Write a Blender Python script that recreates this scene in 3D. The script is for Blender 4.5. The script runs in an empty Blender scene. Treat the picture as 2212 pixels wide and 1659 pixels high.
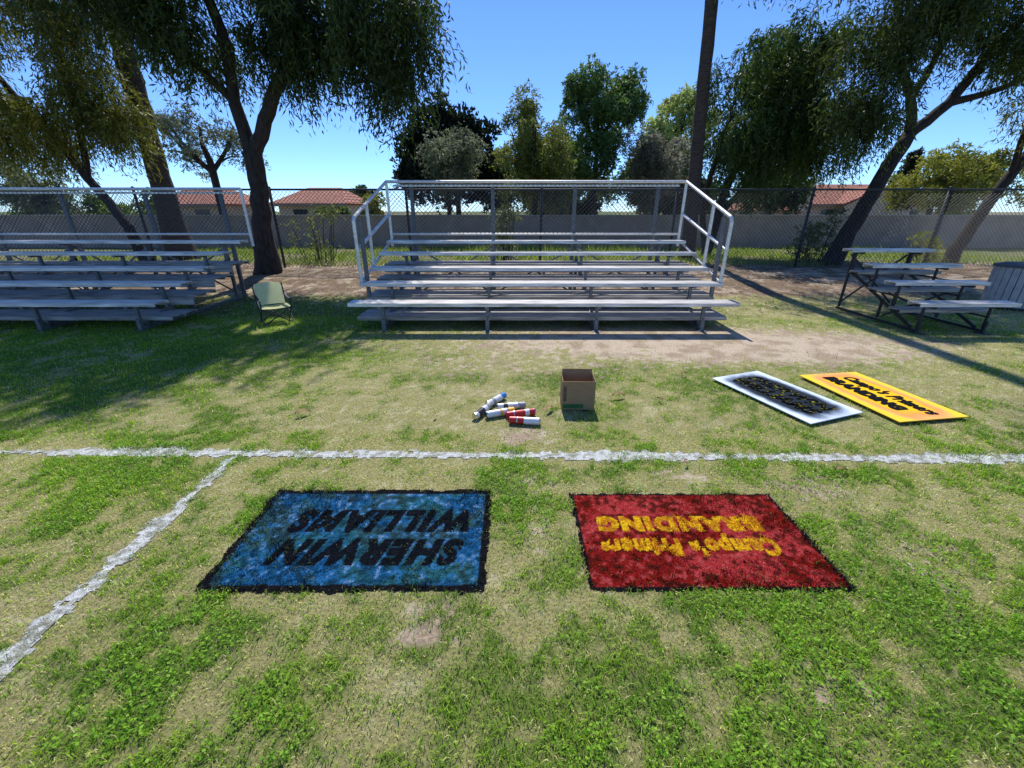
import bpy, math, random
import numpy as np
from mathutils import Vector, Matrix
from mathutils.bvhtree import BVHTree
random.seed(7); rng=np.random.default_rng(7)
scn=bpy.context.scene
COL=scn.collection
# ------------------------------------------------------------------ noise
def _hash(xi,yi,seed):
    h=(xi.astype(np.int64)*374761393+yi.astype(np.int64)*668265263+seed*69069*97)&0xffffffff
    h=((h^(h>>13))*1274126177)&0xffffffff
    h=h^(h>>16)
    return (h&0xffffff)/float(0xffffff)
def vnoise(x,y,seed=0):
    x=np.asarray(x,float);y=np.asarray(y,float)
    xi=np.floor(x);yi=np.floor(y);fx=x-xi;fy=y-yi
    fx=fx*fx*(3-2*fx);fy=fy*fy*(3-2*fy)
    a=_hash(xi,yi,seed);b=_hash(xi+1,yi,seed);c=_hash(xi,yi+1,seed);d=_hash(xi+1,yi+1,seed)
    return (a*(1-fx)+b*fx)*(1-fy)+(c*(1-fx)+d*fx)*fy
def fbm(x,y,seed=0,o=4):
    s=0;a=.5;t=0
    for i in range(o):
        s=s+a*vnoise(x*2**i+i*17.3,y*2**i-i*9.1,seed+i);t+=a;a*=.5
    return s/t
def sst(a,b,x):
    t=np.clip((x-a)/(b-a),0,1);return t*t*(3-2*t)
def mix(a,b,t):
    a=np.asarray(a,float);b=np.asarray(b,float);t=np.asarray(t)[...,None]
    return a*(1-t)+b*t
# ------------------------------------------------------------------ materials
def newmat(name):
    m=bpy.data.materials.new(name);m.use_nodes=True
    nt=m.node_tree
    return m,nt,nt.nodes['Principled BSDF']
def mat(name,c,rough=.7,metal=0,scale=8,amt=.25,bump=.0,c2=None,stretch=None,detail=6,spec=.5):
    m,nt,b=newmat(name)
    tc=nt.nodes.new('ShaderNodeTexCoord');mp=nt.nodes.new('ShaderNodeMapping')
    nt.links.new(tc.outputs['Object'],mp.inputs[0])
    if stretch: mp.inputs['Scale'].default_value=stretch
    n=nt.nodes.new('ShaderNodeTexNoise');n.inputs['Scale'].default_value=scale;n.inputs['Detail'].default_value=detail
    nt.links.new(mp.outputs[0],n.inputs['Vector'])
    r=nt.nodes.new('ShaderNodeValToRGB');r.color_ramp.elements[0].position=.3;r.color_ramp.elements[1].position=.7
    lo=[max(0,x*(1-amt)) for x in c] if c2 is None else list(c2)
    hi=[min(1,x*(1+amt*.6)) for x in c] if c2 is None else list(c)
    r.color_ramp.elements[0].color=(*lo,1);r.color_ramp.elements[1].color=(*hi,1)
    nt.links.new(n.outputs['Fac'],r.inputs[0]);nt.links.new(r.outputs[0],b.inputs['Base Color'])
    b.inputs['Roughness'].default_value=rough;b.inputs['Metallic'].default_value=metal
    b.inputs['Specular IOR Level'].default_value=spec
    if bump:
        bp=nt.nodes.new('ShaderNodeBump');bp.inputs['Strength'].default_value=bump;bp.inputs['Distance'].default_value=.02
        nt.links.new(n.outputs['Fac'],bp.inputs['Height']);nt.links.new(bp.outputs[0],b.inputs['Normal'])
    return m
def leafmat(name,trans=.4,const=None,val=1.3,spec=.25):
    m=bpy.data.materials.new(name);m.use_nodes=True;nt=m.node_tree
    for n in list(nt.nodes): nt.nodes.remove(n)
    o=nt.nodes.new('ShaderNodeOutputMaterial')
    if const is None:
        a=nt.nodes.new('ShaderNodeAttribute');a.attribute_name='Col';src=a.outputs['Color']
    else:
        tc=nt.nodes.new('ShaderNodeTexCoord');a=nt.nodes.new('ShaderNodeTexNoise');a.inputs['Scale'].default_value=20;nt.links.new(tc.outputs['Object'],a.inputs[0])
        r=nt.nodes.new('ShaderNodeValToRGB');r.color_ramp.elements[0].color=(*[c*.8 for c in const],1);r.color_ramp.elements[1].color=(*const,1);nt.links.new(a.outputs[0],r.inputs[0]);src=r.outputs[0]
    d=nt.nodes.new('ShaderNodeBsdfPrincipled');d.inputs['Roughness'].default_value=.55;d.inputs['Specular IOR Level'].default_value=spec
    t=nt.nodes.new('ShaderNodeBsdfTranslucent');mx=nt.nodes.new('ShaderNodeMixShader');mx.inputs[0].default_value=trans
    hs=nt.nodes.new('ShaderNodeHueSaturation');hs.inputs['Value'].default_value=val;hs.inputs['Saturation'].default_value=1.1
    nt.links.new(src,d.inputs['Base Color']);nt.links.new(src,hs.inputs['Color'])
    nt.links.new(hs.outputs[0],t.inputs['Color'])
    nt.links.new(d.outputs[0],mx.inputs[1]);nt.links.new(t.outputs[0],mx.inputs[2]);nt.links.new(mx.outputs[0],o.inputs[0])
    return m
def attrmat(name,rough=.95,scale=45,lo=.62,bump=.6,spec=.1):
    m,nt,b=newmat(name)
    a=nt.nodes.new('ShaderNodeAttribute');a.attribute_name='Col'
    g=nt.nodes.new('ShaderNodeNewGeometry')
    n=nt.nodes.new('ShaderNodeTexNoise');n.inputs['Scale'].default_value=scale;n.inputs['Detail'].default_value=8;n.inputs['Roughness'].default_value=.7
    nt.links.new(g.outputs['Position'],n.inputs['Vector'])
    mr=nt.nodes.new('ShaderNodeMapRange');mr.inputs[1].default_value=.3;mr.inputs[2].default_value=.7;mr.inputs[3].default_value=lo;mr.inputs[4].default_value=1.3
    nt.links.new(n.outputs['Fac'],mr.inputs[0])
    v=nt.nodes.new('ShaderNodeVectorMath');v.operation='SCALE'
    nt.links.new(a.outputs['Color'],v.inputs[0]);nt.links.new(mr.outputs[0],v.inputs['Scale']);nt.links.new(v.outputs[0],b.inputs['Base Color'])
    b.inputs['Roughness'].default_value=rough;b.inputs['Specular IOR Level'].default_value=spec
    bp=nt.nodes.new('ShaderNodeBump');bp.inputs['Strength'].default_value=bump;bp.inputs['Distance'].default_value=.02
    nt.links.new(n.outputs['Fac'],bp.inputs['Height']);nt.links.new(bp.outputs[0],b.inputs['Normal'])
    return m
M_ALU=mat('aluminium_plank',(.76,.71,.65),rough=.45,metal=.2,scale=5,amt=.5,stretch=(.6,6,6),bump=.05)
M_FOOT=mat('weathered_aluminium',(.42,.38,.335),rough=.6,metal=.15,scale=5,amt=.6,stretch=(.6,6,6),bump=.05)
M_STEEL=mat('galvanized_steel',(.17,.18,.19),rough=.5,metal=.4,scale=20,amt=.3)
M_RAIL=mat('rail_tube',(.76,.73,.68),rough=.4,metal=.35,scale=20,amt=.25)
M_DARK=mat('dark_steel',(.03,.03,.035),rough=.5,metal=.2,scale=20,amt=.3)
M_FENCE=mat('fence_steel',(.04,.044,.05),rough=.6,metal=.2,scale=20,amt=.3)
M_WIRE=mat('fence_wire',(.09,.09,.09),rough=.55,metal=.3,scale=20,amt=.3)
M_BARK=mat('bark',(.045,.032,.024),rough=.95,scale=9,amt=.6,bump=.9,stretch=(2,2,.6))
M_PALM=mat('palm_bark',(.08,.056,.042),rough=.95,scale=7,amt=.5,bump=.9,stretch=(1,1,4))
M_LEAF=leafmat('leaf',.34,val=1.6,spec=.4)
M_GRASS=leafmat('grass_blade',.46,val=1.45)
M_PGRASS=leafmat('painted_blade',.12,val=1.1,spec=.04)
M_GROUND=attrmat('ground',scale=60,lo=.5,bump=.8)
M_WALL=mat('stucco_wall',(.37,.285,.225),rough=.95,scale=2,amt=.18,bump=.15)
M_HOUSE=mat('house_stucco',(.60,.45,.30),rough=.95,scale=3,amt=.12,bump=.1)
# ------------------------------------------------------------------ mesh builder
class MB:
    def __init__(s): s.v=[];s.f=[]
    def add(s,vs,fs):
        o=len(s.v);s.v+= [tuple(v) for v in vs];s.f+=[tuple(i+o for i in f) for f in fs]
    def beam(s,p0,p1,w,h,up=(0,0,1)):
        p0=Vector(p0);p1=Vector(p1);d=(p1-p0).normalized();u=Vector(up)
        if abs(d.dot(u))>.98:u=Vector((0,1,0))
        sd=d.cross(u).normalized();u=sd.cross(d).normalized()
        vs=[]
        for p in (p0,p1):
            for a,b in((-1,-1),(1,-1),(1,1),(-1,1)): vs.append(p+sd*a*w/2+u*b*h/2)
        s.add(vs,[(0,3,2,1),(4,5,6,7),(0,1,5,4),(1,2,6,5),(2,3,7,6),(3,0,4,7)])
    def box(s,a,b):
        s.beam((a[0],(a[1]+b[1])/2,(a[2]+b[2])/2),(b[0],(a[1]+b[1])/2,(a[2]+b[2])/2),abs(b[1]-a[1]),abs(b[2]-a[2]))
    def tube(s,pts,rad,n=8,cap=True):
        pts=[Vector(p) for p in pts]
        if not hasattr(rad,'__len__'): rad=[rad]*len(pts)
        vs=[];fs=[];ref=None
        for i,p in enumerate(pts):
            d=(pts[min(i+1,len(pts)-1)]-pts[max(i-1,0)]).normalized()
            if ref is None:
                ref=Vector((1,0,0)) if abs(d.x)<.8 else Vector((0,1,0))
            a=(ref-d*ref.dot(d)).normalized();ref=a;b=d.cross(a)
            for k in range(n):
                t=2*math.pi*k/n;vs.append(p+(a*math.cos(t)+b*math.sin(t))*rad[i])
        for i in range(len(pts)-1):
            for k in range(n):
                k2=(k+1)%n;fs.append((i*n+k,i*n+k2,(i+1)*n+k2,(i+1)*n+k))
        if cap: fs.append(tuple(range(n-1,-1,-1)));fs.append(tuple((len(pts)-1)*n+k for k in range(n)))
        s.add(vs,fs)
def link(name,data,parent=None,loc=(0,0,0),rotz=0,**kw):
    o=bpy.data.objects.new(name,data);COL.objects.link(o);o.location=loc;o.rotation_euler=(0,0,rotz)
    if parent: o.parent=parent
    for k,v in kw.items(): o[k]=v
    return o
import bmesh
def mbobj(name,mb,m,parent=None,org=(0,0,0),smooth=False,loc=(0,0,0),bevel=0,**kw):
    me=bpy.data.meshes.new(name);me.from_pydata([(v[0]-org[0],v[1]-org[1],v[2]-org[2]) for v in mb.v],[],mb.f);me.update()
    bm=bmesh.new();bm.from_mesh(me);bmesh.ops.recalc_face_normals(bm,faces=bm.faces);bm.to_mesh(me);bm.free()
    if smooth: me.polygons.foreach_set('use_smooth',[True]*len(me.polygons))
    me.materials.append(m)
    o=link(name,me,parent,loc,**kw)
    if bevel:
        b=o.modifiers.new('bev','BEVEL');b.width=bevel;b.segments=2;b.limit_method='ANGLE'
    return o
def npobj(name,V,F,C,m,parent=None,**kw):
    me=bpy.data.meshes.new(name);n=len(V);k,s=F.shape
    me.vertices.add(n);me.vertices.foreach_set('co',V.astype(np.float32).ravel())
    me.loops.add(k*s);me.loops.foreach_set('vertex_index',F.astype(np.int32).ravel())
    me.polygons.add(k);me.polygons.foreach_set('loop_start',np.arange(0,k*s,s,dtype=np.int32))
    me.polygons.foreach_set('loop_total',np.full(k,s,dtype=np.int32))
    me.update(calc_edges=True)
    a=me.color_attributes.new('Col','FLOAT_COLOR','POINT')
    c=np.ones((n,4),np.float32);c[:,:3]=np.clip(C,0,1);a.data.foreach_set('color',c.ravel())
    me.materials.append(m)
    return link(name,me,parent,**kw)
def thing(name,label,cat,loc,rotz=0,group=None):
    o=link(name,None,None,loc,rotz);o.empty_display_size=.2
    o['label']=label;o['category']=cat
    if group:o['group']=group
    return o
# ------------------------------------------------------------------ text
def text_geo(s,shear=0,bold=0,space=1.0):
    c=bpy.data.curves.new('t','FONT');c.body=s;c.shear=shear;c.offset=bold;c.size=1;c.resolution_u=3;c.space_character=space
    o=bpy.data.objects.new('t',c);COL.objects.link(o)
    bpy.context.view_layer.update()
    dg=bpy.context.evaluated_depsgraph_get();me=bpy.data.meshes.new_from_object(o.evaluated_get(dg))
    v=np.array([x.co[:2] for x in me.vertices]);f=[tuple(p.vertices) for p in me.polygons]
    bpy.data.objects.remove(o);bpy.data.curves.remove(c);bpy.data.meshes.remove(me)
    v=(v-v.min(0))/(v.max(0)-v.min(0))
    return v,f
def text_bvh(s,x0,x1,y0,y1,rot=True,**k):
    v,f=text_geo(s,**k)
    if rot: v=1-v
    P=[Vector((x0+a*(x1-x0),y0+b*(y1-y0),0)) for a,b in v]
    return (BVHTree.FromPolygons(P,f),x0,x1,y0,y1)
def text_mask(bs,x,y):
    out=np.zeros(len(x),bool)
    for b,x0,x1,y0,y1 in bs:
        for i in np.nonzero((x>=x0)&(x<=x1)&(y>=y0)&(y<=y1))[0]:
            if not out[i] and b.ray_cast(Vector((x[i],y[i],1)),Vector((0,0,-1)))[0] is not None: out[i]=True
    return out
# ------------------------------------------------------------------ terrain
def gz(x,y):
    x=np.asarray(x,float);y=np.asarray(y,float)
    return .15*sst(7.6,10.6,y)-.2*sst(12.5,18,y)+.09*(fbm(x*1.3,y*1.3,5,3)-.5)*sst(8,9.5,y)
def gzf(x,y): return float(gz(np.array([x]),np.array([y]))[0])
def blob(x,y,cx,cy,rx,ry): return np.exp(-(((x-cx)/rx)**2+((y-cy)/ry)**2))
def lawn(x,y):
    n1=fbm(x*1.6+3,y*1.6,11);n2=fbm(x*6.5,y*6.5,23);n3=fbm(x*24,y*24,31,3)
    bias=.06*(1-sst(1.0,1.7,y))-.02*sst(2.6,3.2,y)*sst(-2.5,-.8,x)+.09*sst(2.6,3.4,y)*(1-sst(-2.6,-1.2,x))-.008
    lush=sst(.42,.61,.28*n1+.38*n2+.34*n3+bias)
    d=1.3*blob(x,y,2.0,5.0,3.2,.78)+.75*blob(x,y,3.3,4.6,1.8,.5)+1.0*blob(x,y,.08,2.62,.32,.16)+.9*blob(x,y,-.36,1.10,.15,.06)+.8*blob(x,y,-.40,1.22,.2,.05)\
      +.8*blob(x,y,1.05,2.14,.25,.09)+.8*blob(x,y,1.75,2.0,.35,.14)+.7*blob(x,y,.12,1.6,.08,.25)+.6*blob(x,y,1.9,1.5,.2,.3)+.5*blob(x,y,-1.15,2.2,.12,.06)+.5*blob(x,y,.1,2.1,.25,.08)\
      +.5*blob(x,y,.7,6.5,3.0,.8)+.45*blob(x,y,-.3,4.0,1.2,.4)+.4*blob(x,y,1.1,.9,.3,.12)
    d=d+1.4*sst(7.1,8.6,y)
    dirt=sst(.50,.80,d*.60+.65*(n2-.5)+.95*(n3-.5)+.25*(n1-.5)+.21)
    return lush,dirt,n1,n2,n3
DIRT=(.62,.50,.37);THATCH=(.35,.315,.14);LITTER=(.20,.135,.085)
def ground_col(x,y):
    lush,dirt,n1,n2,n3=lawn(x,y)
    c=mix(THATCH,(.10,.155,.03),lush*.85)
    c=mix(c,(.56,.49,.30),(1-lush)*.85*sst(.48,.7,n3))
    dc=mix(DIRT,(.44,.33,.23),sst(.4,.7,n2))
    berm=sst(6.8,8.0,y)*(1-sst(11.5,12.5,y))
    dc=mix(dc,LITTER,berm*.9*sst(.30,.55,n1*.3+n2*.5+n3*.2))
    dc=mix(dc,(.22,.17,.10),sst(11.6,12.6,y)*.85)
    c=mix(c,dc,dirt)
    wg=sst(11.6,12.6,y)*sst(.38,.56,n2*.6+n1*.4)
    c=mix(c,(.12,.18,.035),wg*.85)
    return c
# ------------------------------------------------------------------ paint marks
BLUE=(-1.35,-.12,1.30,1.99);RED=(.335,1.465,1.305,1.957)
TB=[text_bvh('SHERWIN',-1.15,-.23,1.435,1.61,shear=.3,bold=.072,space=1.2),text_bvh('WILLIAMS',-1.15,-.22,1.648,1.825,shear=.3,bold=.072,space=1.2)]
TR=[text_bvh("Campo's Primers",.43,1.29,1.49,1.645,bold=.066,space=1.15,shear=.12),text_bvh('BRANDING',.44,1.28,1.655,1.77,bold=.078,space=1.18)]
def linemain_y(x): return 2.366-.0135*x
def paint(x,y,jit=0.0):
    n=len(x);idd=np.zeros(n,int);c=np.zeros((n,3))
    w=fbm(x*25,y*25,77,3)-.5
    j=rng.normal(0,1,n)*jit
    n2=fbm(x*7,y*7,91,4);n3=fbm(x*40,y*40,93,3)
    for k,(R,bw) in enumerate(((BLUE,.032),(RED,.014))):
        dx=np.minimum(x-R[0],R[1]-x);dy=np.minimum(y-R[2],R[3]-y)
        e=np.minimum(dx,dy)+w*.035+j*1.3
        m=e>-.006
        if k==0:
            cc=mix((.012,.10,.23),(.03,.145,.17),sst(.4,.62,n2));cc=mix(cc,(.05,.10,.06),.65*sst(.46,.60,fbm(x*5,y*5,55)));cc=mix(cc,(.025,.19,.48),.75*sst(.52,.70,n3))
            cc=mix(cc,(.008,.03,.055),.7*(1-sst(.32,.48,n3)));cc=mix(cc,(.34,.48,.56),.5*sst(.68,.80,n3))
        else:
            cc=mix((.30,.014,.012),(.50,.045,.045),sst(.42,.62,n2));cc=mix(cc,(.06,.012,.006),.85*(1-sst(.34,.52,n3)));cc=mix(cc,(.66,.13,.13),.5*sst(.62,.75,n3))
        T=np.zeros(n,bool);im=np.nonzero(m)[0]
        T[im]=text_mask(TB if k==0 else TR,x[im]+rng.normal(0,1,len(im))*jit*.3,y[im]+rng.normal(0,1,len(im))*jit*.3)
        tcol=mix((.003,.004,.006),(.012,.016,.024),n3) if k==0 else mix((.95,.52,.015),(.62,.25,.012),sst(.4,.62,n3))
        cc=np.where(T[:,None],tcol,cc)
        cc=np.where((e<bw+w*.04)[:,None],mix((.005,.005,.007),(.02,.02,.024),n3),cc)
        idd[m]=k+1;c[m]=cc[m]
    patch=.06*(fbm(x*3,y*3,71)-.5)
    e=.052-np.abs(y-linemain_y(x))+w*.085+j+patch
    wc=mix((.84,.84,.81),(.42,.42,.33),sst(.40,.70,n3))
    m=(e>0)&(idd==0);idd[m]=3;c[m]=wc[m]
    e=.045-np.abs(x+1.825)+w*.085+j+patch
    m=(e>0)&(y<2.36)&(idd==0);idd[m]=4;c[m]=wc[m]
    return idd,c
# ------------------------------------------------------------------ ground sheet
def axis(segs):
    out=[]
    for a,b,st in segs: out+=list(np.arange(a,b-1e-6,st))
    return out
far=[20,24,30,40,55,80,120,200,350,600]
xs=np.array([-v for v in far[::-1]]+axis([(-18,-7.5,.25),(-7.5,7.5,.03),(7.5,18.01,.25)])+far)
ys=np.array([-600,-200,-60,-20,-8,-4,-2,-1]+axis([(-.5,.3,.2),(.3,6.5,.03),(6.5,20.01,.08)])+[22,25,30,40,55,80,120,200,400,900])
X,Y=np.meshgrid(xs,ys);xf=X.ravel();yf=Y.ravel()
V=np.stack([xf,yf,gz(xf,yf)],1)
nx,ny=len(xs),len(ys);i=np.arange((ny-1)*(nx-1));r=i//(nx-1);q=i%(nx-1);a=r*nx+q
F=np.stack([a,a+1,a+nx+1,a+nx],1)
npobj('ground',V,F,ground_col(xf,yf),M_GROUND,kind='structure')
M_PAINT=attrmat('field_paint',rough=.95,scale=90,lo=.5,bump=1,spec=.03)
def sheet(x0,x1,y0,y1,want,step,parent,name,z=.004):
    gx=np.arange(x0,x1,step);gy=np.arange(y0,y1,step);A,B=np.meshgrid(gx,gy);af=A.ravel();bf=B.ravel()
    idd,c=paint(af,bf);n1,n2=len(gx),len(gy)
    i=np.arange((n2-1)*(n1-1));a=(i//(n1-1))*n1+i%(n1-1)
    F=np.stack([a,a+1,a+n1+1,a+n1],1);keep=(idd[F]==want).all(1);F=F[keep]
    u,inv=np.unique(F,return_inverse=True);F=inv.reshape(F.shape)
    V=np.stack([af[u],bf[u],np.full(len(u),z)],1)
    return npobj(name,V,F,c[u],M_PAINT,parent)
signB=thing('painted_sign','dark blue spray painted rectangle on grass with black upside-down lettering','painted sign',(0,0,0))
signR=thing('painted_sign','red spray painted rectangle on grass with yellow upside-down lettering','painted sign',(0,0,0))
lineM=thing('field_line','long white chalky sideline painted across the grass','field line',(0,0,0))
lineS=thing('field_line','white chalky line meeting the long sideline at a corner','field line',(0,0,0))
sheet(-1.42,-.05,1.23,2.06,1,.006,signB,'paint_layer');sheet(.27,1.53,1.24,2.02,2,.006,signR,'paint_layer')
sheet(-9,9,2.15,2.58,3,.016,lineM,'paint_layer');sheet(-1.93,-1.71,-2,2.4,4,.012,lineS,'paint_layer')
# ------------------------------------------------------------------ grass
def blades(x,y,h,w,bent,col,tilt=(.2,1.3)):
    n=len(x);z=gz(x,y);ph=rng.uniform(0,2*np.pi,n);t=rng.uniform(*tilt,n)
    dx=np.cos(ph);dy=np.sin(ph);b=np.stack([x,y,z],1)
    sd=np.stack([-dy,dx,np.zeros(n)],1)*w[:,None]/2
    tip=b+np.stack([dx*np.sin(t),dy*np.sin(t),np.cos(t)],1)*h[:,None]
    if bent:
        t2=t*.45;mid=b+np.stack([dx*np.sin(t2),dy*np.sin(t2),np.cos(t2)],1)*(h*.55)[:,None]
        V=np.stack([b-sd,b+sd,mid+sd*.8,mid-sd*.8,tip],1).reshape(-1,3)
        o=np.arange(n)[:,None]*5
        F=np.concatenate([o+np.array([0,1,2]),o+np.array([0,2,3]),o+np.array([3,2,4])],0);k=5
    else:
        V=np.stack([b-sd,b+sd,tip],1).reshape(-1,3);F=np.arange(n)[:,None]*3+np.array([0,1,2]);k=3
    return V,F,np.repeat(col,k,0)
acc={0:[],1:[],2:[],3:[],4:[]}
def grass_region(y0,y1,xl,dens,hr,wr,bent):
    n=int(dens*(y1-y0)*2*xl);x=rng.uniform(-xl,xl,n);y=rng.uniform(y0,y1,n)
    k=np.abs(x)<1.32*(y*.92+.6)+.35;x=x[k];y=y[k]
    lush,dirt,n1,n2,n3=lawn(x,y)
    k=(rng.random(len(x))>dirt*.95)&(rng.random(len(x))<.55+.45*lush)
    x,y,lush,dirt,n1,n2,n3=[v[k] for v in (x,y,lush,dirt,n1,n2,n3)]
    n=len(x);r=rng.random(n)
    tone=fbm(x*3,y*3,207)
    g=mix((.20,.37,.026),(.52,.65,.095),rng.random(n)*(1-lush*.35));g=mix(g,g*np.array([.55,.70,.7]),.75*sst(.45,.62,tone)*lush)
    s=mix((.86,.78,.42),(.56,.51,.19),rng.random(n))
    isg=r<(.48+.48*lush)
    c=np.where(isg[:,None],g,s)*(.6+.75*rng.random(n))[:,None]
    h=rng.uniform(*hr,n)*(.5+.7*lush);w=rng.uniform(*wr,n)
    idd,pc=paint(x,y,jit=.008)
    rr=rng.random(n)
    skip=((idd>=3)&(rr<.28))|((idd==1)&(rr<.12))|((idd==2)&(rr<.06))
    dk=skip&(idd<3)
    c=np.where(dk[:,None],c*.35,c)
    p=(idd>0)&~skip
    c=np.where(p[:,None],pc*(.6+.85*rng.random(n))[:,None],c)
    h=np.where(idd>=3,h*.8,np.where(idd>0,h*.9,h))
    for k in range(5):
        m=idd==k
        if m.any(): acc[k].append(blades(x[m],y[m],h[m],w[m],bent,c[m]))
grass_region(.3,2.7,4.2,16500,(.012,.034),(.002,.0038),True)
grass_region(2.7,6.3,8.6,6500,(.014,.034),(.004,.0065),False)
grass_region(6.3,10.5,13,800,(.02,.05),(.006,.012),False)
names={0:'grass',1:'painted_grass',2:'painted_grass',3:'painted_grass',4:'painted_grass'}
par={0:None,1:signB,2:signR,3:lineM,4:lineS}
for k,L in acc.items():
    Vs=[];Fs=[];Cs=[];o=0
    for V,F,C in L: Vs.append(V);Fs.append(F+o);Cs.append(C);o+=len(V)
    ob=npobj(names[k],np.concatenate(Vs),np.concatenate(Fs),np.concatenate(Cs),M_PGRASS if k in(1,2) else M_GRASS,par[k])
    if k==0: ob['kind']='stuff'
n=110000;x=rng.uniform(-4.2,4.2,n);y=rng.uniform(.3,2.7,n);lush,dirt,n1,n2,n3=lawn(x,y)
k=(rng.random(n)<sst(.7,1,lush)*sst(.46,.61,n1))&(paint(x,y)[0]==0)&(np.abs(x)<1.32*(y*.92+.6)+.35);x=x[k];y=y[k];n=len(x)
ph=rng.uniform(0,6.28,n);s=rng.uniform(.003,.0075,n);z=rng.uniform(.01,.030,n);tl=rng.normal(0,.4,(n,2))
c=np.stack([x,y,z],1);A=np.stack([np.cos(ph),np.sin(ph),tl[:,0]],1)*s[:,None];B=np.stack([-np.sin(ph),np.cos(ph),tl[:,1]],1)*s[:,None]*.8
V=np.stack([c-A,c-B,c+A,c+B],1).reshape(-1,3);F=np.arange(n)[:,None]*4+np.arange(4)
cc=mix((.15,.34,.02),(.36,.58,.055),rng.random(n))
npobj('clover',V,F,np.repeat(cc,4,0),M_GRASS,kind='stuff')
n=40000;x=rng.uniform(-14,16,n);y=rng.uniform(11.2,19.6,n);m=sst(.38,.56,fbm(x*.9,y*.9,61));k=rng.random(n)<m*.9+.08;x=x[k];y=y[k];n=len(x)
c=mix((.12,.20,.03),(.36,.42,.09),rng.random(n))
V,F,C=blades(x,y,rng.uniform(.06,.22,n)*(1+1.2*blob(x,y,1.5,17,5,3)),rng.uniform(.012,.03,n),False,c,(.1,.9))
npobj('weeds',V,F,C,M_GRASS,kind='stuff')
n=17000;x=rng.uniform(-14,16,n);y=rng.uniform(6.4,12.5,n);z=gz(x,y)+rng.uniform(.006,.02,n)
ph=rng.uniform(0,6.28,n);s=rng.uniform(.015,.04,n);c=np.stack([x,y,z],1)
A=np.stack([np.cos(ph),np.sin(ph),rng.normal(0,.2,n)],1)*s[:,None];B=np.stack([-np.sin(ph),np.cos(ph),rng.normal(0,.3,n)],1)*s[:,None]*.3
V=np.stack([c-A,c-B,c+A,c+B],1).reshape(-1,3);F=np.arange(n)[:,None]*4+np.arange(4)
npobj('leaf_litter',V,F,np.repeat(mix((.10,.065,.035),(.56,.43,.28),rng.random(n)**1.3),4,0),M_GRASS,kind='stuff')
# ------------------------------------------------------------------ trees
def ipath(pts,rad,per=4):
    P=[Vector(p) for p in pts];out=[];ro=[]
    for i in range(len(P)-1):
        p0=P[max(i-1,0)];p1=P[i];p2=P[i+1];p3=P[min(i+2,len(P)-1)]
        for k in range(per):
            t=k/per
            out.append(.5*((2*p1)+(p2-p0)*t+(2*p0-5*p1+4*p2-p3)*t*t+(3*p1-p0-3*p2+p3)*t**3));ro.append(rad[i]*(1-t)+rad[i+1]*t)
    out.append(P[-1]);ro.append(rad[-1]);return out,ro
def leaves(cent,crad,nst,per,L,W,droop,slen,cols,updir=-.75,flat=1.0,colv=.5,gap=None):
    cent=np.array(cent);crad=np.array(crad);nc=len(cent)
    ci=rng.integers(0,nc,nst);d=rng.normal(0,1,(nst,3));d/=np.linalg.norm(d,axis=1)[:,None]
    st=cent[ci]+d*(crad[ci]*rng.uniform(.15,1,nst)**.6)[:,None]*np.array([1,1,flat])
    az=rng.uniform(0,6.28,nst);h=np.stack([np.cos(az),np.sin(az),np.zeros(nst)],1)
    h=h*.5+d*.5
    t=(np.arange(per)+rng.random((nst,per)))/per
    pos=st[:,None,:]+h[:,None,:]*(t*slen)[:,:,None]*rng.uniform(.5,1.2,(nst,1,1))
    pos[:,:,2]-=droop*t**1.6*rng.uniform(.3,1.4,(nst,1))
    pos=pos.reshape(-1,3);n=len(pos)
    ld=rng.normal(0,.55,(n,3));ld[:,2]+=updir;ld+=np.repeat(h,per,0)*.5;ld/=np.linalg.norm(ld,axis=1)[:,None]
    rr=rng.normal(0,1,(n,3));sd=np.cross(ld,rr);sd/=np.linalg.norm(sd,axis=1)[:,None]
    l=L*rng.uniform(.6,1.25,n)[:,None];w=W*rng.uniform(.7,1.2,n)[:,None]/2
    tone=np.repeat(rng.random(nst),per)*.5+rng.random(n)*.5
    ctone=rng.uniform(1-colv*.5,1+colv*.5,nc)[np.repeat(ci,per)]
    c=mix(cols[0],cols[1],tone)*ctone[:,None]
    if gap is not None:   # leaves cut away along a sun ray, shaped so sunlight reaches the chair
        g0,gd,gr=gap;g0=np.array(g0);gd=np.array(gd)/np.linalg.norm(gd);rel=pos-g0
        dist=np.linalg.norm(rel-(rel@gd)[:,None]*gd,axis=1);k=dist>gr
        pos,ld,sd,l,w,c=pos[k],ld[k],sd[k],l[k],w[k],c[k];n=len(pos)
    V=np.stack([pos,pos+ld*l*.45+sd*w,pos+ld*l,pos+ld*l*.45-sd*w],1).reshape(-1,3)
    F=np.arange(n)[:,None]*4+np.arange(4)
    return V,F,np.repeat(c,4,0)
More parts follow.
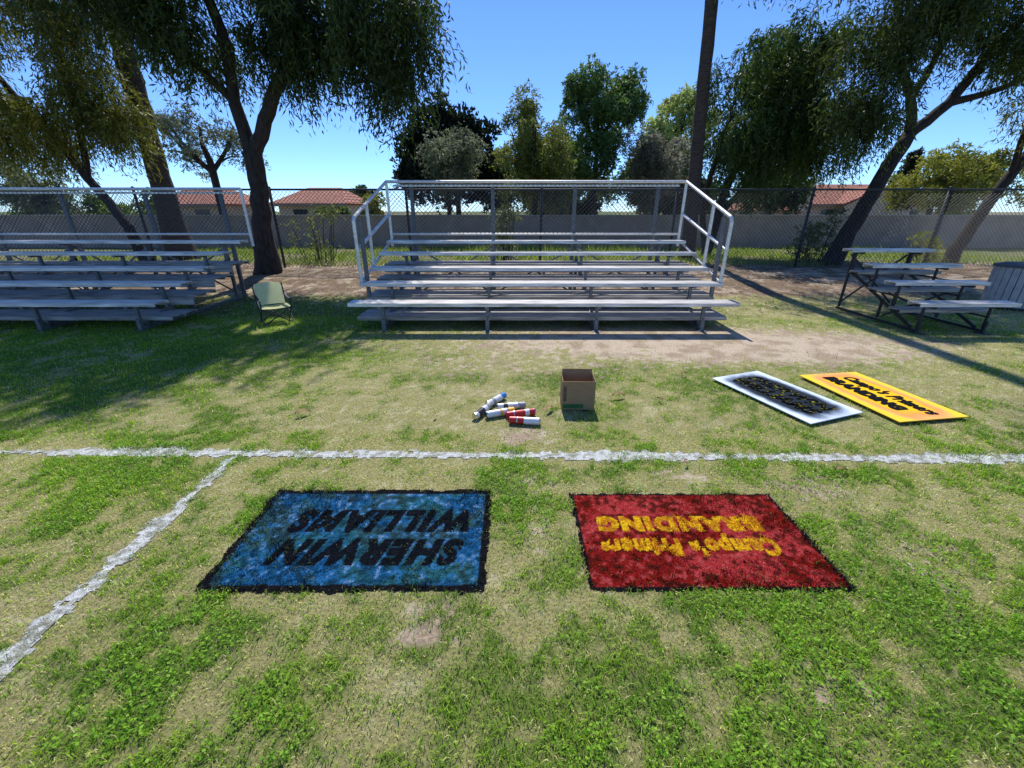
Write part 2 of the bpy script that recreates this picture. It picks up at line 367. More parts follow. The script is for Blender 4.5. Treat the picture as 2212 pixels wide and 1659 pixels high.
def tree(name,label,cat,base,limbs,blobs,nst,per,L,W,droop,slen,cols,crad=(.4,.8),barkm=None,updir=-.75,flat=1,br=.035,group=None,colv=.5,shell=.5,gap=None):
    bx,by=base;bz=gzf(bx,by)-.03
    T=thing(name,label,cat,(bx,by,bz),group=group)
    mb=MB();sk=[]
    for pts,rad in limbs:
        P,R=ipath(pts,rad);
        P=[p+Vector((random.uniform(-1,1),random.uniform(-1,1),0))*R[i]*.18 for i,p in enumerate(P)]
        mb.tube(P,R,9);sk+=[(p,R[i]) for i,p in enumerate(P) if i>len(P)*.3 or len(limbs)>1 and pts is not limbs[0][0]]
    cent=[];cr=[]
    for (cx,cy,cz,rx,ry,rz,n) in blobs:
        for _ in range(n):
            d=Vector((random.gauss(0,1),random.gauss(0,1),random.gauss(0,1))).normalized()*(random.random()**shell)
            c=Vector((cx+d.x*rx,cy+d.y*ry,cz+d.z*rz));cent.append(c);cr.append(random.uniform(*crad))
    order=sorted(range(len(cent)),key=lambda i:min((cent[i]-s[0]).length for s in sk))
    for i in order:
        c=cent[i];s=min(sk,key=lambda s:(c-s[0]).length+max(0,s[0].z-c.z+.2)*1.2)
        p=s[0];r0=min(s[1]*.7,br);m=(p+c)/2+Vector((random.uniform(-.15,.15),random.uniform(-.15,.15),.12*(c-p).length))
        P,R=ipath([p,m,c],[r0,r0*.65,r0*.3],3);mb.tube(P,R,5,cap=False)
        sk+=[(P[k],R[k]) for k in range(2,len(P))]
    mbobj('trunk',mb,barkm or M_BARK,T,org=(bx,by,bz),smooth=True)
    V,F,C=leaves([tuple(c) for c in cent],cr,nst,per,L,W,droop,slen,cols,updir,flat,colv,gap)
    V=V-np.array([bx,by,bz])
    npobj('crown',V,F,C,M_LEAF,T)
    return T
WIL=((.013,.026,.006),(.082,.12,.022));OLV=((.09,.11,.06),(.22,.24,.14));YEL=((.12,.14,.025),(.34,.33,.06));GRN=((.05,.10,.025),(.17,.25,.065));DRK=((.006,.010,.005),(.022,.034,.012))
G='shade trees behind the bleachers'
tree('shade_tree','large dark drooping shade tree with forked trunk beside chain link fence','tree',(-5.75,10.2),
 [([(-5.8,10.2,0),(-5.7,10.2,1.0),(-5.62,10.2,1.9),(-5.6,10.2,2.7)],[.34,.21,.19,.19]),
  ([(-5.6,10.2,2.6),(-5.72,10.2,3.6),(-5.65,10.1,4.7),(-6.0,10,6.5),(-6.3,10,8)],[.15,.12,.10,.07,.03]),
  ([(-5.6,10.2,2.6),(-5.2,10.1,3.1),(-4.85,10.1,3.7),(-4.25,10.0,4.3),(-3.8,9.9,5.6),(-3.7,10,7.2),(-3.8,10,8.4)],[.15,.14,.13,.11,.09,.06,.03]),
  ([(-4.25,10.0,4.3),(-3.2,9.9,4.7),(-2.3,9.8,5.3)],[.08,.06,.03]),
  ([(-5.72,10.2,3.6),(-6.6,10.1,4.5),(-7.6,10,5.6)],[.09,.07,.03])],
 [(-5.0,10.2,7.5,2.9,2.0,1.5,95),(-4.6,10,5.9,2.7,1.6,.8,42),(-3.0,9.8,4.8,1.3,1.2,.65,19),(-2.4,9.6,4.2,.7,.8,.6,8),(-1.9,9.7,4.9,.5,.8,.5,5),(-6.3,10,4.9,1.0,1.1,.6,14),(-4.5,10,4.6,.9,1.0,.35,10),(-7.7,9.9,5.8,1.2,1.4,1.0,18),(-8,10,6.8,1.8,1.6,1.2,26)],
 12500,12,.15,.032,.75,.33,WIL,crad=(.3,.65),group=G,gap=((-3.45,5.98,.35),(-.02,.588,.809),.42))
tree('shade_tree','olive green drooping tree with thin leaning trunk behind fence','tree',(-10.0,11.8),
 [([(-10.0,11.8,0),(-10.2,11.8,1.1),(-10.8,11.8,2.3),(-11.3,11.7,3.4)],[.15,.12,.10,.08]),
  ([(-10.8,11.8,2.2),(-10.6,11.8,3.2),(-10.4,11.7,4.5),(-10.3,11.7,6)],[.08,.07,.05,.03]),
  ([(-11.3,11.7,3.4),(-12,11.6,4.6),(-12.3,11.5,6)],[.08,.06,.03])],
 [(-10.3,11.5,5.6,1.9,1.5,1.4,30),(-11.2,11.5,3.6,1.4,1.2,.8,20),(-9.6,11.4,4.0,.9,.9,.9,12),(-13,11.5,4.4,1.6,1.5,1.6,16)],
 4800,12,.15,.028,.65,.33,((.045,.058,.010),(.22,.22,.038)),crad=(.25,.6),group=G)
tree('shade_tree','large drooping tree with dark leaning trunk and spreading limbs by fence','tree',(8.6,11.5),
 [([(8.5,11.5,0),(8.75,11.5,1.0),(9.05,11.5,1.9),(9.5,11.5,3.2)],[.28,.19,.17,.15]),
  ([(9.5,11.5,3.2),(10.1,11.4,3.8),(10.6,11.4,4.7),(11.4,11.4,5.8),(12,11.4,7.2)],[.13,.11,.09,.07,.03]),
  ([(9.5,11.5,3.2),(9.2,11.4,3.9),(8.7,11.4,4.6),(8.2,11.4,5.8),(7.6,11.4,7),(6.3,11.4,7.3)],[.12,.09,.08,.07,.05,.03]),
  ([(9.2,11.4,3.9),(9.5,11.4,4.8),(9.6,11.4,6.4)],[.08,.06,.03]),
  ([(10.1,11.4,3.8),(11.2,11.3,4.1),(12.4,11.2,4.8)],[.09,.06,.03])],
 [(9.6,11.3,7.3,2.9,2.0,1.5,46),(9.4,11.3,5.6,2.0,1.2,.5,15),(8.0,11.2,3.7,.7,.7,.6,10),(8.4,11.2,4.9,1.0,1.0,.7,13),(10.8,11.3,5.1,1.4,1.1,.4,11),(12,11.2,5.0,1.0,1.1,.5,9),(7.4,11,7.4,1.6,1.6,1.0,24),(5.9,11.6,7.4,1.4,1.5,.6,26)],
 8800,12,.15,.029,.65,.33,((.02,.036,.008),(.115,.155,.030)),crad=(.28,.6),group=G)
tree('shade_tree','leaning dark trunked tree with drooping green foliage behind fence','tree',(12.4,12.2),
 [([(12.3,12.2,0),(12.6,12.2,1.1),(13.1,12.2,2.4),(13.7,12.2,3.8),(14,12.2,5.6)],[.20,.15,.12,.10,.05]),
  ([(13.1,12.2,2.4),(12.9,12.1,3.5),(13.1,12,5)],[.08,.06,.03])],
 [(13.9,12,5.6,1.6,1.4,1.6,26),(13.2,12,4.0,.6,.8,.7,9)],2100,12,.15,.03,.6,.33,((.05,.065,.013),(.22,.23,.045)),crad=(.3,.6),group=G)
tree('shade_tree','dense dark green willow-like tree with leaning multiple trunks','tree',(6.4,14.2),
 [([(6.3,14.2,0),(6.5,14.2,1.4),(6.7,14.2,2.4),(7.1,14,3.8),(7.5,14,5)],[.18,.13,.12,.1,.05]),
  ([(6.5,14.2,1.3),(7.2,14.2,2.2),(8.0,14,3.2),(8.4,14,4)],[.1,.09,.07,.04]),
  ([(6.3,14.2,.3),(6.0,14.2,1.6),(6.1,14.1,2.8),(6.3,14,4)],[.1,.09,.07,.04])],
 [(7.2,14,4.7,1.5,1.4,1.3,34),(6.8,13.8,3.2,1.3,1.2,1.0,24),(8.4,13.9,3.9,1.2,1.2,1.1,24),(7.9,13.9,5.4,1.2,1.1,.8,14),(9.2,13.9,3.7,.7,.8,.9,10)],
 5600,12,.16,.034,.6,.33,((.018,.038,.008),(.105,.165,.030)),crad=(.3,.6),group=G)
def bg(name,label,x,y,z,rx,ry,rz,ncl,nst,cols,L=.2,W=.09,crad=(.35,.7),trunk_r=.14,per=8,droop=.2,br=.04,updir=-.2,extra=(),colv=.6,shell=.5,cat='tree'):
    zb=gzf(x,y)
    lim=[([(x,y,zb-.1),(x+.1,y,z-rz*.75),(x-.1,y,z),(x,y,z+rz*.5)],[trunk_r,trunk_r*.8,trunk_r*.5,trunk_r*.2])]
    for k in range(3):
        a=random.uniform(0,6.28);lim.append(([(x+.05,y,z-rz*.8),(x+rx*.35*math.cos(a),y+ry*.35*math.sin(a),z-rz*.2),(x+rx*.6*math.cos(a),y+ry*.6*math.sin(a),z+rz*.4)],[trunk_r*.6,trunk_r*.4,trunk_r*.15]))
    return tree(name,label,cat,(x,y),lim,[(x,y,z,rx,ry,rz,ncl)]+list(extra),nst,per,L,W,droop,.3,cols,crad=crad,br=br,updir=updir,group='background trees beyond the wall',colv=colv,shell=shell)
bg('tree','tall green feathery tree beyond block wall',4.2,24,6.0,2.1,2,1.9,40,4600,GRN,L=.17,W=.07,crad=(.25,.6),extra=[(5.5,24,6.3,1.1,1,1.3,14),(3.2,24,6.9,.8,.8,.9,8),(4.4,24,3.4,2.0,1.4,1.6,26)])
bg('tree','olive green tree with ragged pointed top',.95,20.6,4.0,1.7,1.4,1.6,44,3900,((.08,.10,.022),(.26,.28,.065)),L=.15,W=.05,crad=(.25,.6),extra=[(.6,20.6,5.3,.5,.5,.8,6),(1.3,20.6,2.3,1.7,1,1,24)])
bg('cypress_tree','dense nearly black evergreen with several pointed tips',-3.5,24.5,3.6,2.3,1.8,1.9,66,5200,DRK,L=.2,W=.1,updir=.7,droop=-.1,crad=(.4,.7),extra=[(-4.6,24.5,5.2,.5,.5,.9,7),(-2.4,24.5,5.5,.5,.5,.9,7),(-3.5,24.5,5.7,.5,.5,.8,7),(-1.6,24.5,4.9,.5,.5,.8,6),(-5.2,24.5,3.2,.8,.8,1.8,16),(-1.4,24.5,2.8,.9,.8,1.5,14)],colv=.3)
bg('olive_tree','grey green olive tree in front of dark evergreen',-2.6,21.4,3.7,1.2,1,1.4,30,1500,OLV,L=.14,W=.05)
bg('olive_tree','sparse grey olive tree with bare twisting limbs',6.7,21.5,3.7,1.5,1.1,1.6,28,1700,((.12,.12,.08),(.26,.25,.17)),L=.14,W=.045,br=.05)
bg('tree','light yellow green tree beyond block wall',9.6,28,6.2,2.1,1.6,2.1,36,3200,((.20,.24,.06),(.42,.48,.16)),L=.2,W=.09,extra=[(9,28,3.4,2.2,1.2,1.4,18),(8,28,5.2,1.0,1,1.2,8)])
bg('olive_tree','sparse grey green olive tree with open twisting branches',-14.2,22,4.3,2.5,1.3,1.4,26,1100,OLV,L=.16,W=.05,br=.06,crad=(.25,.55),trunk_r=.2)
bg('shrub_tree','rounded grey shrub tree beyond block wall',-23,22,2.4,2.4,1.3,1.2,22,1300,OLV,L=.16,W=.06)
bg('tree','yellow green leafy tree beyond block wall',19.8,21.5,2.7,2.2,1.5,1.3,36,2300,YEL,L=.16,W=.06)
bg('tree','dark green leafy tree beyond block wall',15.3,27,2.7,1.8,1.3,1.4,28,1900,((.03,.05,.015),(.11,.14,.035)),L=.2,W=.09)
bg('tree','dark green leafy tree beyond block wall',3.0,29,2.4,3.5,1.5,1.6,40,2500,((.02,.035,.01),(.08,.105,.028)),L=.24,W=.12)
bg('tree','dark green leafy tree beyond block wall',9.5,26,2.2,2.6,1.3,1.4,34,2200,((.02,.035,.01),(.09,.11,.028)),L=.22,W=.11)
bg('tree','mid green leafy tree filling gap beyond block wall',-.6,27,3.2,1.5,1.2,1.7,24,1700,((.04,.065,.015),(.13,.17,.04)),L=.2,W=.09)
bg('tree','mid green leafy tree filling gap beyond block wall',2.8,26.5,3.9,1.5,1.2,1.9,24,1900,((.05,.075,.018),(.16,.20,.05)),L=.2,W=.09)
bg('tree','mid green leafy tree filling gap beyond block wall',7.8,25,3.6,1.6,1.2,1.9,24,1900,((.05,.07,.02),(.16,.19,.06)),L=.2,W=.09)
bg('tree','small distant dark green tree above rooftops',-18.0,55,3.3,1.5,1.3,1.1,14,700,((.03,.05,.015),(.09,.12,.03)),L=.3,W=.16)
bg('pine_tree','small dark conical pine above rooftops',35,41,3.8,.9,.9,2.2,26,1100,DRK,L=.3,W=.14,extra=[(35,41,5.7,.25,.25,.5,4)])
bg('tree','yellow green leafy tree beyond block wall',25,24,3.2,2.5,1.5,1.6,24,1500,YEL,L=.2,W=.08)
def clump(name,label,cat,boxes,nst,cols,L,W,per=7,gr=None):
    cent=[];cr=[]
    for (x0,x1,y0,y1,z0,z1,n,r) in boxes:
        for _ in range(n): cent.append((random.uniform(x0,x1),random.uniform(y0,y1),random.uniform(z0,z1)));cr.append(random.uniform(.6,1)*r)
    b=np.mean(cent,0);bz=gzf(b[0],b[1]);T=thing(name,label,cat,(b[0],b[1],bz),group=gr)
    mb=MB()
    for c in cent:
        g=(b[0]+(c[0]-b[0])*.6,b[1]+(c[1]-b[1])*.6,bz-.03);P,R=ipath([g,((g[0]+c[0])/2+random.uniform(-.05,.05),(g[1]+c[1])/2,(bz+c[2])/2),c],[.014,.01,.005],3);mb.tube(P,R,5)
    mbobj('stem',mb,M_BARK,T,org=(b[0],b[1],bz),smooth=True)
    V,F,C=leaves(cent,cr,nst,per,L,W,.05,.15,cols,updir=.1);V-=np.array([b[0],b[1],bz]);V[:,2]=np.maximum(V[:,2],.01)
    npobj('foliage',V,F,C,M_LEAF,T);return T
clump('hedge','clipped dense green hedge beyond block wall','hedge',[(-27,-18.5,24,25,.3,2.3,90,.45)],4200,((.07,.12,.02),(.22,.30,.05)),.14,.07)
clump('hedge','low green hedge in front of tile roofed house','hedge',[(-10.6,-8.8,24,24.8,.3,1.5,16,.4)],800,((.06,.10,.02),(.17,.24,.05)),.14,.07)
clump('hedge','boxy yellow green hedge beyond block wall','hedge',[(-8.1,-6.8,24,24.8,.3,2.1,18,.4)],1000,YEL,.14,.07)
clump('shrub','sparse young shrub growing beside chain link fence','shrub',[(-6.1,-4.9,12,12.6,.15,1.5,18,.3)],230,((.10,.12,.03),(.26,.27,.07)),.08,.025)
clump('shrub','tall thin sapling behind the metal bleachers','shrub',[(-.5,.1,11.8,12.2,.3,2.2,14,.25)],330,((.08,.11,.03),(.2,.22,.07)),.09,.03)
clump('shrub','sparse bush around leaning tree trunk base','shrub',[(8.0,9.0,12,12.6,.3,1.5,14,.28)],380,((.08,.11,.03),(.2,.22,.07)),.09,.03)
clump('shrub','low bush beside tree at chain link fence','shrub',[(11.4,12.2,12,12.6,.2,.8,9,.25)],260,YEL,.09,.03)
def palm(label,base,top,r0,r1,nfr,flen,bulge=1.0,nm='palm_tree'):
    bx,by=base[:2];bz=gzf(bx,by)-.03;T=thing(nm,label,'palm tree',(bx,by,bz))
    mb=MB();n=60;P=[];R=[]
    for i in range(n+1):
        t=i/n;P.append((bx+(top[0]-bx)*t+random.uniform(-.012,.012),by+(top[1]-by)*t,bz+(top[2]-bz)*t));R.append((r0+(r1-r0)*t+r0*bulge*math.exp(-t*14))*(1+random.uniform(-.03,.04)))
    mb.tube(P,R,14);mbobj('trunk',mb,M_PALM,T,org=(bx,by,bz),smooth=True)
    c=MB();tp=Vector(top)
    for k in range(nfr):
        a=k*2.4;el=1.2-2.0*k/nfr;d=Vector((math.cos(a)*math.cos(el),math.sin(a)*math.cos(el),math.sin(el)))
        m=tp+d*flen*.6;e=m+Vector((d.x,d.y,-.5))*flen*.35;c.tube([tp,m,e],[.03*flen/2,.02*flen/2,.008],4)
        for j in range(12):
            a2=-1.5+3*j/11;s=d.cross(Vector((0,0,1))).normalized();f=(d*math.cos(a2)+s*math.sin(a2));q=m+f*flen*.5+Vector((0,0,-.15*flen))
            w=Vector((0,0,1)).cross(f)*.03*flen
            c.add([m,m+f*flen*.25+w,q,m+f*flen*.25-w],[(0,1,2,3)])
    mbobj('crown',c,mat('palm_frond',(.10,.13,.04),scale=4),T,org=(bx,by,bz));return T
palm('tall palm with stout brown trunk behind chain link fence',(-9.9,13),(-9.75,13,14),.255,.20,30,1.7,.9)
palm('tall slender palm trunk rising behind metal bleachers',(5.25,13),(4.3,13.1,16.5),.165,.13,30,1.6,.5)
palm('small distant fan palm above rooftops',(32.6,50),(32.6,50,4.5),.15,.12,22,1.0,.3)
palm('small distant fan palm above rooftops',(34.0,52),(34.0,52,4.1),.15,.12,22,1.0,.3)
# ------------------------------------------------------------------ wall, houses
W=thing('block_wall','long beige grey stucco block wall behind fence','wall',(0,20,-.05))
mb=MB();mb.box((-45,19.9,-.4),(50,20.1,1.27));mbobj('wall_body',mb,M_WALL,W,org=(0,20,-.05))
mb=MB();mb.box((-45,19.86,1.272),(50,20.14,1.33));mbobj('wall_cap',mb,mat('wall_cap',(.40,.33,.27),scale=4,amt=.15),W,org=(0,20,-.05))
def tilemat():
    m,nt,b=newmat('clay_tile')
    tc=nt.nodes.new('ShaderNodeTexCoord');w=nt.nodes.new('ShaderNodeTexWave');w.inputs['Scale'].default_value=1.0;w.bands_direction='X';w.inputs['Distortion'].default_value=.3
    n=nt.nodes.new('ShaderNodeTexNoise');n.inputs['Scale'].default_value=3;n.inputs['Detail'].default_value=6
    nt.links.new(tc.outputs['Object'],w.inputs[0]);nt.links.new(tc.outputs['Object'],n.inputs[0])
    r=nt.nodes.new('ShaderNodeValToRGB');r.color_ramp.elements[0].position=.3;r.color_ramp.elements[1].position=.7
    r.color_ramp.elements[0].color=(.40,.13,.075,1);r.color_ramp.elements[1].color=(.62,.26,.16,1);nt.links.new(n.outputs[0],r.inputs[0])
    mx=nt.nodes.new('ShaderNodeMixRGB');mx.blend_type='MULTIPLY';mx.inputs[0].default_value=.5
    nt.links.new(r.outputs[0],mx.inputs[1]);nt.links.new(w.outputs[0],mx.inputs[2]);nt.links.new(mx.outputs[0],b.inputs['Base Color'])
    b.inputs['Roughness'].default_value=.9
    bp=nt.nodes.new('ShaderNodeBump');bp.inputs['Distance'].default_value=.06;nt.links.new(w.outputs[0],bp.inputs['Height']);nt.links.new(bp.outputs[0],b.inputs['Normal'])
    return m
M_TILE=tilemat();M_GLASS=mat('window_glass',(.03,.04,.05),rough=.1,amt=.1);M_TRIM=mat('fascia',(.28,.2,.14),amt=.2)
def house(label,x0,x1,y0,y1,ze,zr,gables=(),chim=None,hip=2.0):
    cx,cy=(x0+x1)/2,(y0+y1)/2;O=(cx,cy,-.06);H=thing('house',label,'house',O)
    mb=MB();mb.box((x0,y0,-.2),(x1,y1,ze-.02))
    for gx0,gx1,gp in gables:
        gy=y0-1.2;gm=(gx0+gx1)/2
        mb.box((gx0,gy,-.2),(gx1,y0-.002,ze-.02))
        mb.add([(gx0,gy,ze-.018),(gx1,gy,ze-.018),(gm,gy,gp-.08),(gx0,gy+.2,ze-.018),(gx1,gy+.2,ze-.018),(gm,gy+.2,gp-.08)],[(0,1,2),(3,5,4),(0,2,5,3),(1,4,5,2),(0,3,4,1)])
    mbobj('wall',mb,M_HOUSE,H,org=O)
    r=MB();o=.5;t=.12;ym=cy
    def slab(a,b,c,d):
        vs=[Vector(a),Vector(b),Vector(c),Vector(d)];vs+= [v+Vector((0,0,t)) for v in vs]
        r.add(vs,[(3,2,1,0),(4,5,6,7),(0,1,5,4),(1,2,6,5),(2,3,7,6),(3,0,4,7)])
    slab((x0-o,y0-o,ze),(x1+o,y0-o,ze),(x1-hip,ym,zr),(x0+hip,ym,zr))
    slab((x1+o,y1+o,ze),(x0-o,y1+o,ze),(x0+hip,ym,zr),(x1-hip,ym,zr))
    r.add([(x0-o,y1+o,ze+t),(x0-o,y0-o,ze+t),(x0+hip,ym,zr+t)],[(0,1,2)]);r.add([(x1+o,y0-o,ze+t),(x1+o,y1+o,ze+t),(x1-hip,ym,zr+t)],[(0,1,2)])
    for gx0,gx1,gp in gables:
        gy=y0-1.6;gm=(gx0+gx1)/2;yb=ym-.1
        slab((gx0-.4,gy,ze+.03),(gm,gy,gp),(gm,yb,gp),(gx0-.4,yb,ze+.03));slab((gm,gy,gp+.005),(gx1+.4,gy,ze+.03),(gx1+.4,yb,ze+.03),(gm,yb,gp+.005))
    rf=mbobj('roof',r,M_TILE,H,org=O)
    if chim:
        c=MB();c.box((chim[0],chim[1],ze-.5),(chim[0]+chim[2],chim[1]+.9,chim[3]));c.box((chim[0]-.08,chim[1]-.08,chim[3]+.002),(chim[0]+chim[2]+.08,chim[1]+.98,chim[3]+.12))
        mbobj('chimney',c,M_HOUSE,rf,org=O)
    f=MB();f.box((x0-o,y0-o-.05,ze-.1),(x1+o,y0-o-.003,ze+.1));mbobj('fascia',f,M_TRIM,H,org=O)
    for wx in (x0+1.2,x1-2.4):
        w=MB();w.box((wx,y0-.05,.7),(wx+1.2,y0-.01,1.6));mbobj('window',w,M_GLASS,H,org=O)
house('single storey beige house with red clay tile roof beyond wall',-19.6,-14.2,38,45,1.95,3.3,hip=1.2)
house('single storey beige house with red clay tile roof beyond hedge',-31,-24.3,38,46,1.9,3.3,hip=1.8)
house('beige house with red tile hip roof, gable and square chimney',27.6,39,42,50,1.95,3.8,gables=[(30,36,3.4)],chim=(25.7,41,1.3,3.3),hip=3)
house('low beige house wing with faded red tile roof',20.8,26.5,43.6,49,1.45,2.35,hip=.6)
# ------------------------------------------------------------------ chain link
def wires(mb,x0,x1,y,z0f,z1,step,r):
    H=z1-z0f
    s=x0-H
    while s<x1:
        for sg in (0,1):
            a=max(s,x0);b=min(s+H,x1)
            if b-a>.02:
                za=z0f+(a-s);zb=z0f+(b-s)
                if sg: za,zb=z1-(a-s),z1-(b-s)
                yy=y+(.005 if sg else -.005)
                mb.tube([(a,yy,za),(b,yy,zb)],r,3,cap=False)
        s+=step
FO=(0,10.9,.12)
Fn=thing('chain_link_fence','long dark chain link fence with steel posts on dirt bank','fence',FO)
mb=MB();wires(mb,-15.5,17,10.9,.16,1.94,.095,.0042);mbobj('chain_link',mb,M_WIRE,Fn,org=FO)
mb=MB();mb.tube([(-15.5,10.93,1.965),(17,10.93,1.965)],.022,8);mbobj('top_rail',mb,M_FENCE,Fn,org=FO,smooth=True)
mb=MB()
mb.tube([(0,0,-.15),(0,0,1.86)],.032,10);mb.tube([(0,0,1.86),(0,0,1.9),(0,0,1.92)],[.038,.034,.008],10)
pm=None
for k in range(-3,7):
    x=.76+k*3.25-.05
    if pm is None: o=mbobj('post',mb,M_FENCE,Fn,smooth=True);pm=o.data;o.location=(x,.06,0)
    else: o=link('post',pm,Fn,(x,.06,0))
# ------------------------------------------------------------------ bleachers
def plank(x0,x1,yc,z,wd=.24,th=.045):
    mb=MB();h=wd/2;p=[(yc-h,z-th),(yc-h,z)]
    n=6
    for i in range(1,n):
        y=yc-h+wd*i/n;p+=[(y-.006,z),(y-.004,z-.004),(y+.004,z-.004),(y+.006,z)]
    p+=[(yc+h,z),(yc+h,z-th),(yc+h-.012,z-th),(yc+h-.012,z-.012),(yc-h+.012,z-.012),(yc-h+.012,z-th)]
    n=len(p);vs=[(x0,y,zz) for y,zz in p]+[(x1,y,zz) for y,zz in p]
    mb.add(vs,[(i,(i+1)%n,n+(i+1)%n,n+i) for i in range(n)]+[tuple(range(n)),tuple(range(n,2*n))])
    return mb
def bleacher(label,x0,x1,rows,feet,frames,steel,rails=None,seatw=.24,double=True,k=1.0,zt=1.95):
    cx=(x0+x1)/2;O=(cx,rows[0][0],0);B=thing('bleachers',label,'bleachers',O)
    for (y,z) in rows: mbobj('seat',plank(x0,x1,y,z,seatw),M_ALU,B,org=O)
    for (y,z) in feet:
        if double:
            mb=plank(x0+.02,x1-.02,y-.125,z,.24,.05);m2=plank(x0+.02,x1-.02,y+.125,z,.24,.05);mb.add(m2.v,m2.f)
        else: mb=plank(x0+.02,x1-.02,y,z,seatw,.04)
        mbobj('footboard',mb,M_FOOT,B,org=O)
    yl,zl=rows[-1];yf,zf=rows[0]
    if double:
        for (y,z),(yr,zr) in zip(feet[1:],rows[1:-1]):
            mb=MB();mb.beam((x0+.02,y-.27,z-.075),(x1-.02,y-.27,z-.075),.02,.11);mbobj('riser_board',mb,M_FOOT,B,org=O)
    for fx in frames:
        mb=MB();w=.045*k
        mb.beam((fx,yf+.02,.03),(fx,yl+.12,.03),w,.05*k)
        mb.beam((fx,yf+.13,.055),(fx,yl+.1,zl-.32),w,.05*k)
        for (y,z) in rows:
            zs=.055+(zl-.375)*(y-yf-.13)/(yl-.03-yf)
            mb.beam((fx,y+.04,max(.056,zs)),(fx,y+.04,z-.075),w*.9,.04*k);mb.beam((fx,y-.11,z-.06),(fx,y+.12,z-.06),w,.028)
        for (y,z) in feet: mb.beam((fx,y-.25,z-.068),(fx,y+.24,z-.068),w,.032*k)
        mb.beam((fx,yl+.08,.056),(fx,yl+.08,zl-.075),w,.05*k)
        ym=(yf+yl)/2;mb.beam((fx,ym,.056),(fx,ym,(zf+zl)/2-.36),w,.045*k)
        mb.beam((fx-.06,yf+.02,.004),(fx+.06,yf+.02,.004),.14,.008);mb.beam((fx,yf+.02,.01),(fx,yf+.02,.16),.05*k,.05*k)
        mbobj('frame',mb,steel,B,org=O)
    for a,b in zip(frames[:-1],frames[1:]):
        for q in (((a,yf+.62,.1),(b,yf+.66,.42)),((a,yf+.64,.42),(b,yf+.68,.1)),((a,yl+.11,.1),(b,yl+.12,zl-.1)),((a,yl+.135,zl-.1),(b,yl+.14,.1))):
            mb=MB();mb.beam(q[0],q[1],.008,.03);mbobj('cross_brace',mb,steel,B,org=O)
    if rails:
        yb=yl+.24;zb=1.12
        mb=MB();r=.024
        mb.tube([(x0,yb,zt),(x1,yb,zt)],r,10);mb.tube([(x0,yb,zb),(x1,yb,zb)],r*.8,10)
        mb.tube([(x0,yb,zb-.2),(x0,yb,zt)],r,10);mb.tube([(x1,yb,zb-.2),(x1,yb,zt)],r,10)
        mb.beam((x0+.1,yb+.03,zt-.06),(x1-.1,yb+.03,zt-.06),.03,.03)
        mbobj('back_rail',mb,M_RAIL,B,org=O,smooth=False)
        for px in rails['posts']:
            p=MB();p.beam((px,yb+.06,0),(px,yb+.06,zt-.03),.06,.045);mbobj('rail_post',p,M_STEEL,B,org=O)
        p=MB();wires(p,x0+.03,x1-.03,yb+.0,zb,zt-.02,.075,.003);mbobj('chain_link_panel',p,M_WIRE,B,org=O)
        for sx in rails['sides']:
            p=MB();yA=rows[1][0];zA=rows[1][1];zT=1.42
            p.tube([(sx,yA,zA-.05),(sx,yA,zT-.05),(sx,yA+.04,zT),(sx,yb,zt)],r,10)
            p.tube([(sx,yA,zT-.42),(sx,yb,zt-.50)],r,10)
            p.tube([(sx,yA+.62,zA+.1),(sx,yA+.62,zT+.17)],r,10)
            p.tube([(sx,yA+.0,zA),(sx,yb,rows[-1][1]+.0)],r*.8,10)
            mbobj('side_rail',p,M_RAIL,B,org=O)
            p=MB();sg=1 if sx>cx else -1
            p.beam((sx-.05*sg,yA+.1,.3),(sx-.05*sg,yA+.1,1.40),.05,.04);mbobj('rail_post',p,M_STEEL,B,org=O)
    return B
R5=[(5.46,.40),(5.98,.571),(6.50,.715),(7.02,.885),(7.54,1.03)]
F5=[(5.82,.17),(6.32,.37),(6.84,.53),(7.34,.69)]
bleacher('long silver aluminium bleachers with railings on dry grass',-2.12,2.94,R5,F5,[-1.72,-.33,1.13,2.55],M_STEEL,dict(posts=[-1.72,-.33,1.08,2.50],sides=[-2.12,2.94]))
bleacher('long silver aluminium bleachers in tree shade beside fence',-9.66,-4.6,R5,F5,[-9.1,-7.7,-6.35,-5.0],M_STEEL,dict(posts=[-9.1,-7.75,-6.3,-5.0],sides=[]),zt=1.84)
bleacher('small four row silver bleachers with dark frame on dirt',5.16,6.43,[(5.33,.42),(5.78,.614),(6.23,.788),(6.71,.961)],[(5.6,.284),(6.05,.475),(6.48,.66)],[5.35,6.22],M_DARK,None,double=False,k=.6,seatw=.20)
# ------------------------------------------------------------------ trash bin
TO=(8.3,6.95,0);T=thing('trash_can','grey slatted outdoor trash can with dark lid','trash can',TO)
mb=MB()
for k in range(24):
    a=2*math.pi*k/24;c,s=math.cos(a),math.sin(a)
    mb.beam((TO[0]+.33*c,TO[1]+.33*s,.05),(TO[0]+.33*c,TO[1]+.33*s,.66),.078,.02,up=(c,s,0))
mbobj('slat',mb,mat('grey_slats',(.50,.45,.40),rough=.8,scale=12,amt=.2),T,org=TO)
mb=MB();mb.tube([(*TO[:2],.0),(*TO[:2],.62)],.30,24);mbobj('bin_liner',mb,M_DARK,T,org=TO)
mb=MB();mb.tube([(*TO[:2],.66),(*TO[:2],.69),(*TO[:2],.72)],[.36,.36,.24],24);mbobj('lid',mb,mat('dark_lid',(.10,.10,.10),rough=.7),T,org=TO)
